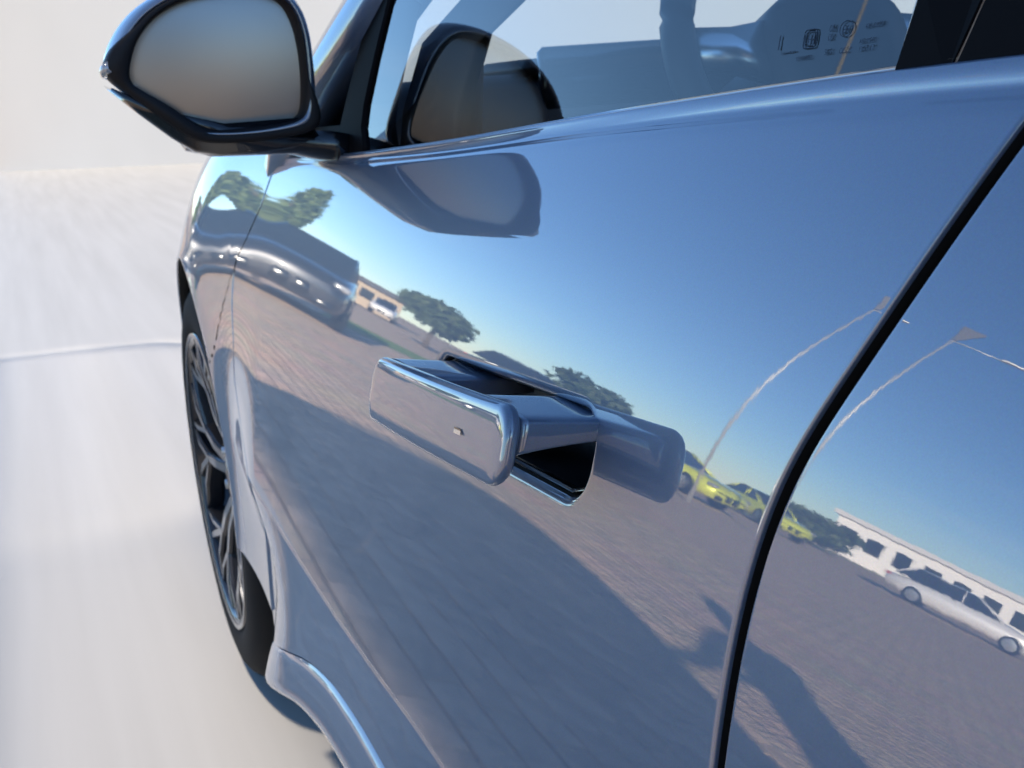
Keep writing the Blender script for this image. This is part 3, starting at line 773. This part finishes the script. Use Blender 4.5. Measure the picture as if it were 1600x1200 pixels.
BEZ = mat('bezel_black', (.006, .006, .008), .5); bsdf(BEZ).inputs['Specular IOR Level'].default_value = .25
v, f = loft([b0, b1, b2, b3, b4, b5], True, False, False); mobj('bezel', v, f, BEZ, mir)
v, f = loft([gring(q, MX-.0140) for q in (1.0, .97, .9, .8, .7, .6, .5, .4, .3, .2, .1, .02)], True, False, True); mobj('mirror_glass', v, f, MGLASS, mir)
# lower black shell, indicator and foot
low = [(x, y, z) for x, y, z in []]
rs = []
for t, w_ in ((0, 1.0), (.25, 1.0), (.6, .92), (1, .7)):
    x = MX-.01-.10*t
    rs.append([(x-.10*(y-.985), y, z-.0025-.008*math.sin(math.pi*min(1, t+.2))) for y, z in ((1.0790, 1.0260), (1.056, 1.003), (1.028, .9775), (1.008, .962), (.985, .9565), (.95, .9555), (.912, .958), (.890, .966), (.90, .985), (.98, .985), (1.03, 1.0))])
v, f = loft(rs); mobj('lower_shell', v, f, BLACK, mir)
v, f = tube([(MX-.010, 1.0795, 1.0375), (MX-.020, 1.0818, 1.0345), (MX-.045, 1.0815, 1.032), (MX-.085, 1.066, 1.031)], [.0055, .006, .005, .004], 8); mobj('indicator_lens', v, f, LENS, mir)
rs = []
for y, x0, x1, z0, z1 in ((1.012, .83, .915, .9525, .968), (.985, .80, .925, .9445, .966), (.94, .79, .930, .9420, .964), (.905, .77, .930, .9400, .964), (.872, .74, .930, .9300, .962), (.845, .72, .935, .921, .955)):
    rs.append([(x0, y, (z0+z1)/2), (x0+.02, y, z0+.004), ((x0+x1)/2, y, z0), (x1-.012, y, z0+.003), (x1, y, (z0+z1)/2), (x1-.008, y, z1), ((x0+x1)/2, y, z1), (x0+.02, y, z1)])
v, f = loft(rs); mobj('mirror_foot', v, f, BLACK, mir)

# ------------------------------------------------------------------ ground
def sheet(name, x0, x1, y0, y1, z, m, nx=1, ny=1, kind='structure'):
    v = [(x0+(x1-x0)*i/nx, y0+(y1-y0)*j/ny, z) for i in range(nx+1) for j in range(ny+1)]
    o = mobj(name, v, grid_faces(nx+1, ny+1), m, None, False); tag(o, kind=kind); return o
ground = sheet('paving', -900, 900, -900, 900, -.004, PAVING)
# the pavers nearest the door, one by one
PVM = []
for c in ((.70, .51, .35), (.52, .39, .27), (.61, .45, .31)):
    m = mat('paver', c, .75); n_, r_ = noise_col(m, 9, tuple(q*.82 for q in c), tuple(min(1, q*1.12) for q in c)); bump(m, n_.outputs[0], .5, .006); PVM.append(m)
pmesh = []
for m in PVM:
    hx, hy, b_ = .1080, .0530, .004
    vv = [(sx*hx, sy*hy, -.03) for sx, sy in ((-1, -1), (1, -1), (1, 1), (-1, 1))]+[(sx*hx, sy*hy, -.005) for sx, sy in ((-1, -1), (1, -1), (1, 1), (-1, 1))]+[(sx*(hx-b_), sy*(hy-b_), 0) for sx, sy in ((-1, -1), (1, -1), (1, 1), (-1, 1))]
    me = bpy.data.meshes.new('paver'); me.from_pydata(vv, [], [(0, 1, 5, 4), (1, 2, 6, 5), (2, 3, 7, 6), (3, 0, 4, 7), (4, 5, 9, 8), (5, 6, 10, 9), (6, 7, 11, 10), (7, 4, 8, 11), (8, 9, 10, 11)]); me.materials.append(m); pmesh.append(me)
for j in range(13, 26):
    for i in range(20):
        o = bpy.data.objects.new('paver', pmesh[rng.integers(3)]); COL.objects.link(o); o.parent = ground
        o.location = (-.70+.22*(i+.5*(j % 2)), .11*(j+.5), .0005+.002*rng.random()); o.rotation_euler = (rng.normal(0, .006), rng.normal(0, .006), rng.normal(0, .01))
fv = [(3.2, 1.378, 0), (-2, 1.378, 0), (-8, 1.40, 0), (-27, 1.52, 0), (-27, -32, 0), (3.2, -32, 0)]
fl = mobj('studio_floor', fv, [(0, 1, 2, 3, 4, 5)], FLOOR, None, False); tag(fl, kind='structure')
rs = []
A0 = np.array([-27., 1.56]); AD = np.array([.812, -.584]); AN = np.array([.584, .812])     # wall runs to the right and back; AN faces the car
for i in range(33):
    t = i/32
    off, z = 0, -.002+t*7
    rs.append([(A0[0]+AD[0]*q+AN[0]*off, A0[1]+AD[1]*q+AN[1]*off, z) for q in np.linspace(-.0, 42, 40)])
v, f = loft(rs, False, False, False); bd = mobj('backdrop', v, f, BACKD); tag(bd, kind='structure')

# ------------------------------------------------------------------ the car park mirrored in the paint
def at(az, d): return (-1.5*-1*-1+d*math.cos(R(az)), .92+d*math.sin(R(az)))   # world x, y
LEAF = []
def leaf_mat(name, c1, c2):
    m = mat(name, c1, .7); noise_col(m, 2.2, c1, c2); return m
LEAFM = leaf_mat('leaf_green', (.045, .075, .02), (.10, .13, .045)); LEAFD = leaf_mat('leaf_dark', (.025, .045, .015), (.06, .085, .03))
BARK = mat('bark', (.09, .07, .05), .9)
def tree(name, az, d, h, rad, trunk_h, label, m=LEAFM, n=2600, leaf=.22):
    x0, y0 = at(az, d); root = empty(name, (x0, y0, 0)); tag(root, label, 'tree', 'trees beyond the paved yard')
    v, f = tube([(0, 0, 0), (.05, .02, trunk_h*.6), (0, .08, trunk_h*1.2), (.1, 0, h*.75)], [.16, .12, .09, .03], 8)
    parts = [(v, f)]
    for k in range(6):
        a = k*1.05+.3; zt = trunk_h*(.9+.1*k); parts.append(tube([(0, .05, zt), (rad*.4*math.cos(a), rad*.4*math.sin(a), zt+.25*(h-zt)), (rad*.75*math.cos(a), rad*.75*math.sin(a), zt+.5*(h-zt))], [.06, .04, .015], 6))
    v, f = join(*parts); mobj('trunk', v, f, BARK, root, True, True)
    V = []; F = []
    cl = [(rng.normal(0, .42, 3)) for _ in range(22)]
    for i in range(n):
        c = cl[rng.integers(len(cl))]; p = c+rng.normal(0, .22, 3)
        r_ = np.linalg.norm(p)
        if r_ > 1.05: p = p/r_*(1.05-.2*rng.random())
        cz = (h+trunk_h)/2; P = np.array([p[0]*rad, p[1]*rad, cz+p[2]*(h-trunk_h)/2])
        a = rng.normal(0, 1, 3); a /= np.linalg.norm(a); b = np.cross(a, rng.normal(0, 1, 3)); b /= np.linalg.norm(b); s = leaf*(.6+.8*rng.random())
        o = len(V); V += [tuple(P-a*s), tuple(P+b*s*.6), tuple(P+a*s), tuple(P-b*s*.6)]; F.append((o, o+1, o+2, o+3))
    mobj('crown', V, F, m, root, False, True); return root
tree('broadleaf_tree', 9.7, 52, 6.9, .8, 2.2, 'tall narrow green tree mirrored in the fender beside the door gap', LEAFM)
tree('broadleaf_tree', 19.0, 46, 3.1, 1.75, .9, 'low round tree mirrored in the door just above the handle', LEAFD)
tree('broadleaf_tree', 27.6, 50, 3.2, 2.4, .4, 'dark bush mirrored behind the top of the handle opening', LEAFD)
tree('broadleaf_tree', 39.5, 56, 2.0, 2.2, .3, 'low dark bush mirrored right of the door gap beside the second yellow car', LEAFD)
tree('broadleaf_tree', 7.2, 60, 3.0, 1.1, .6, 'small tree mirrored near the wheel arch edge', LEAFM, 1200)
# verge
vp = [(17.5, 5.3), (20.5, 8.2), (26, 14.5), (34, 24), (44, 37), (60, 60)]
V = []
for i, (x, y) in enumerate(vp): V += [(x, y, .003), (x+1.6+.05*i, y-.6+.35*i, .003)]
V = []
for i, (x, y) in enumerate(vp):
    l = math.hypot(x, y); V += [(x, y, .004), (x*(1+6/l), y*(1+6/l), .004)]
vg = mobj('grass_verge', V, [(2*i, 2*i+2, 2*i+3, 2*i+1) for i in range(len(vp)-1)], GRASS, None, False, True); tag(vg, kind='structure')
# buildings
def building(name, az0, az1, d, h, m, rm, label, roofh=.5, win=None):
    x0, y0 = at(az0, d); x1, y1 = at(az1, d); root = empty(name, (x0, y0, 0)); tag(root, label, 'building')
    l = math.hypot(x1-x0, y1-y0); root.rotation_euler = (0, 0, math.atan2(y1-y0, x1-x0))
    v, f = boxm(0, l, -8, 0, 0, h); mobj('wall', [(a, -b-8 if False else b, c) for a, b, c in v], f, m, root, False, True)
    v, f = boxm(-.4, l+.4, -8.4, .4, h, h+roofh); mobj('roof', v, f, rm, root, False, True)
    if win:
        for k in range(win):
            u = l*(k+.5)/win; v, f = boxm(u-l/win*.3, u+l/win*.3, -.02, .04, h*.35, h*.75); mobj('window', v, f, BLACK, root, False, True)
            v, f = boxm(u-l/win*.3, u+l/win*.3, -8.04, -7.98, h*.35, h*.75); mobj('window', v, f, BLACK, root, False, True)
    return root
DARKW = mat('dark_cladding', (.05, .052, .055), .6); TANW = mat('tan_wall', (.35, .28, .20), .8); WHITEW = mat('white_wall', (.75, .74, .72), .7); ROOFD = mat('dark_roof', (.04, .04, .045), .6); ROOFL = mat('pale_roof', (.55, .55, .55), .6)
building('workshop_building', 6.4, 13.2, 75, 2.9, DARKW, ROOFD, 'long dark clad building mirrored above the parked car near the door gap', .5, 8)
building('workshop_building', 13.3, 17.2, 78, 2.1, TANW, ROOFD, 'tan walled building end mirrored left of the low tree', .5, 3)
building('white_hall', 40.0, 56, 85, 3.6, WHITEW, ROOFL, 'long white hall mirrored along the right edge behind the white car', .5, 12)
# parked cars
CARGLASS = mat('car_window_dark', (.015, .018, .022), .08, 0, 1, .02, 1.6)
def parked(az, d, rz, col, label, length=4.7, height=1.42, hoodz=.92, wag=False, grille=True):
    x0, y0 = at(az, d); root = empty('parked_car', (x0, y0, 0), None, R(rz)); tag(root, label, 'car', 'cars parked in the yard')
    m = mat('car_paint', col, .35, .2, 1.0, .02, 1.6); h = length/2
    st = [(-h, .62, .45, .70, .82), (-h+.08, .80, .30, .78, .90), (-h+.9, .89, .24, hoodz-.03, .95), (-.2, .91, .24, hoodz, .95), (h-1.2, .91, .24, hoodz-.02, .95), (h-.5, .86, .26, hoodz-.10, .9), (h-.06, .78, .30, hoodz-.22, .85), (h, .60, .42, hoodz-.32, .8)]
    rs = []
    for x, hw, zb, zt, k in st:
        rs.append([(x, hw*s, z) for s, z in ((1*.9, zb), (1, zb+.15), (1, zb+(zt-zb)*.6), (.93, zt-.04), (.80, zt), (0, zt+.03), (-.80, zt), (-.93, zt-.04), (-1, zb+(zt-zb)*.6), (-1, zb+.15), (-.9, zb))])
    v, f = loft(rs); mobj('body', v, f, m, root, True, True)
    rb = -h+.25 if wag else -h+.75
    gx = [(rb, .78, hoodz-.02), (rb+.55, .64, height-.06), (-.3, .62, height), (.15, .62, height-.01), (h-1.35, .78, hoodz-.01)]
    rs = [[(gx[0][0], .78*s, hoodz-.03) for s in (1, .5, 0, -.5, -1)], [(gx[1][0], .63*s, height-.07) for s in (1, .5, 0, -.5, -1)], [(gx[4][0]-.85, .63*s, height-.03) for s in (1, .5, 0, -.5, -1)], [(gx[4][0], .78*s, hoodz-.03) for s in (1, .5, 0, -.5, -1)]]
    v = [p for r_ in rs for p in r_]; f = grid_faces(4, 5)
    f += [(0, 5, 10, 15), (4, 9, 14, 19)]
    mobj('windows', v, f, CARGLASS, root, False, True)
    rs = [[(x, .66*s, z+.02-.03*s*s) for s in (1, .6, 0, -.6, -1)] for x, z in ((gx[1][0]-.05, height-.07), (gx[1][0]+.3, height-.01), (gx[4][0]-1.2, height), (gx[4][0]-.82, height-.03))]
    v, f = loft(rs, False, False, False); mobj('roof', v, f, m, root, True, True)
    for s in (-1, 1):
        for xa, xb, za, zb2 in ((gx[0][0], gx[1][0], hoodz-.03, height-.07), (gx[4][0]-.85, gx[4][0], height-.03, hoodz-.03), (-.15, -.2, hoodz, height-.02)):
            v, f = tube([(xa, s*(.78 if za < 1.1 else .64), za), (xb, s*(.78 if zb2 < 1.1 else .64), zb2)], .035, 6); mobj('pillar', v, f, m, root, True, True)
        for wx in (-h+.95, h-.95):
            tr = [[(wx+r_*math.cos(a), s*y, .33+r_*math.sin(a)) for a in np.linspace(0, 2*math.pi, 20, endpoint=False)] for y, r_ in ((.70, .33), (.88, .33), (.915, .30), (.915, .22))]
            v, f = loft(tr); wl = mobj('wheel', v, f, TYRE, root, True, True)
            tr = [[(wx+r_*math.cos(a), s*y, .33+r_*math.sin(a)) for a in np.linspace(0, 2*math.pi, 10, endpoint=False)] for y, r_ in ((.917, .22), (.922, .06), (.922, .01))]
            v, f = loft(tr, True, False, True); mobj('rim', v, f, RIMFACE, wl, False, True)
        v, f = boxm(h-.32, h-.05, s*.72-.14, s*.72+.14, hoodz-.30, hoodz-.19, .03); mobj('headlight', v, f, LENS, root, True, True)
        v, f = boxm(-h-.01, -h+.12, s*.60-.16, s*.60+.16, .68, .80, .02); mobj('tail_light', v, f, mat('tail_red', (.3, .01, .01), .3), root, True, True)
    if grille:
        for s in (-1, 1):
            v, f = boxm(h-.05, h+.015, s*.16-.12, s*.16+.12, .36, .58, .03); mobj('grille', v, f, BLACK, root, True, True)
            v, f = boxm(h-.10, h+.0, s*.55-.14, s*.55+.14, .30, .44, .03); mobj('air_intake', v, f, BLACK, root, True, True)
    return root
YEL = (.62, .68, .06)
parked(11.6, 17.5, 196, (.02, .022, .028), 'dark parked car seen from the front, mirrored near the fender gap', 4.7, 1.55, 1.0, True)
parked(25.0, 34, 118, (.03, .035, .045), 'dark parked car side on, mirrored behind the handle opening', 4.7, 1.5, .95, True)
parked(32.2, 31, 160, YEL, 'yellow parked car nearer the handle, the larger of two mirrored in the door', 4.6, 1.38)
parked(37.0, 42, 186, YEL, 'yellow parked car mirrored at the door gap, the smaller of two', 4.6, 1.38)
parked(30.0, 31, 250, (.75, .75, .75), 'white parked car mostly hidden by the handle, left of the larger yellow car', 4.6, 1.42)
parked(46.8, 38, 140, (.72, .72, .72), 'white parked estate car mirrored at the right edge', 4.8, 1.5, .95, True)
parked(16.4, 70, 200, (.7, .7, .7), 'small white parked car mirrored left of the low tree', 4.3, 1.4)
# lamp posts
POST = mat('galvanised_post', (.62, .62, .6), .5, .6)
def lamp(az, d, h, label, arm_l=1.3):
    x0, y0 = at(az, d); root = empty('lamp_post', (x0, y0, 0), None, R(az)); tag(root, label, 'lamp post', 'lamp posts in the yard')
    v, f = tube([(0, 0, 0), (0, 0, h*.5), (0, 0, h)], [.04, .035, .028], 10); mobj('pole', v, f, POST, root, True, True)
    v, f = tube([(0, 0, h-.1), (.05, arm_l*.4, h-.02), (.05, arm_l*.7, h+.0)], .022, 8); mobj('arm', v, f, POST, root, True, True)
    v, f = boxm(-.05, .13, arm_l*.6, arm_l, h-.03, h+.05, .02); mobj('lamp_head', v, f, POST, root, True, True)
    v, f = loft([[(x_, y_*k, h+z_) for x_, y_ in ((-.06, -.12), (.06, -.12), (.06, .2), (-.06, .2))] for z_, k in ((-.05, .3), (.25, .8), (.6, 1.7), (.66, 1.5))]); mobj('floodlight', v, f, PLASTIC, root, False, True)
lamp(33.9, 24, 9.7, 'tall pale lamp post mirrored left of the black door gap', .75)
lamp(38.0, 24, 9.9, 'tall pale lamp post with side arm mirrored right of the black door gap', 1.7)
# the photographer, standing behind the camera: casts the shadow mirrored low in the door
def photographer():
    J = {'pel': (2.95, 1.42, .98), 'che': (2.93, 1.42, 1.30), 'nec': (2.90, 1.42, 1.50), 'chi': (2.87, 1.42, 1.58), 'hea': (2.87, 1.42, 1.70), 'top': (2.88, 1.42, 1.80),
         'hl': (2.95, 1.52, .95), 'kl': (2.92, 1.54, .50), 'al': (2.96, 1.55, .09), 'tl': (2.78, 1.57, .04), 'hr': (2.95, 1.32, .95), 'kr': (2.95, 1.30, .50), 'ar': (3.0, 1.30, .09), 'tr': (2.82, 1.30, .04),
         'sl': (2.93, 1.62, 1.44), 'el': (2.72, 1.66, 1.20), 'wl': (2.46, 1.44, 1.08), 'fl': (2.38, 1.38, 1.06), 'sr': (2.93, 1.22, 1.44), 'er': (2.76, 1.12, 1.18), 'wr': (2.48, 1.10, 1.06), 'fr': (2.40, 1.12, 1.04)}
    E = [('pel', 'che'), ('che', 'nec'), ('nec', 'chi'), ('chi', 'hea'), ('hea', 'top'), ('pel', 'hl'), ('hl', 'kl'), ('kl', 'al'), ('al', 'tl'), ('pel', 'hr'), ('hr', 'kr'), ('kr', 'ar'), ('ar', 'tr'), ('che', 'sl'), ('sl', 'el'), ('el', 'wl'), ('wl', 'fl'), ('che', 'sr'), ('sr', 'er'), ('er', 'wr'), ('wr', 'fr')]
    rad = dict(pel=.15, che=.16, nec=.065, chi=.075, hea=.10, top=.06, hl=.10, kl=.07, al=.045, tl=.04, hr=.10, kr=.07, ar=.045, tr=.04, sl=.07, el=.05, wl=.032, fl=.035, sr=.07, er=.05, wr=.032, fr=.035)
    k = list(J); me = bpy.data.meshes.new('person'); me.from_pydata([W(J[a]) for a in k], [(k.index(a), k.index(b)) for a, b in E], [])
    o = bpy.data.objects.new('person', me); COL.objects.link(o)
    mo = o.modifiers.new('skin', 'SKIN')
    if not me.skin_vertices:
        bpy.context.view_layer.objects.active = o; bpy.ops.mesh.customdata_skin_add()
    for i, a in enumerate(k): me.skin_vertices[0].data[i].radius = (rad[a], rad[a])
    me.skin_vertices[0].data[0].use_root = True
    o.modifiers.new('sub', 'SUBSURF').levels = 1; o.modifiers['sub'].render_levels = 2
    me.materials.append(mat('dark_clothes', (.02, .025, .04), .9))
    tag(o, 'person in dark clothes standing behind the camera, seen as a shadow mirrored in the door', 'person')
photographer()
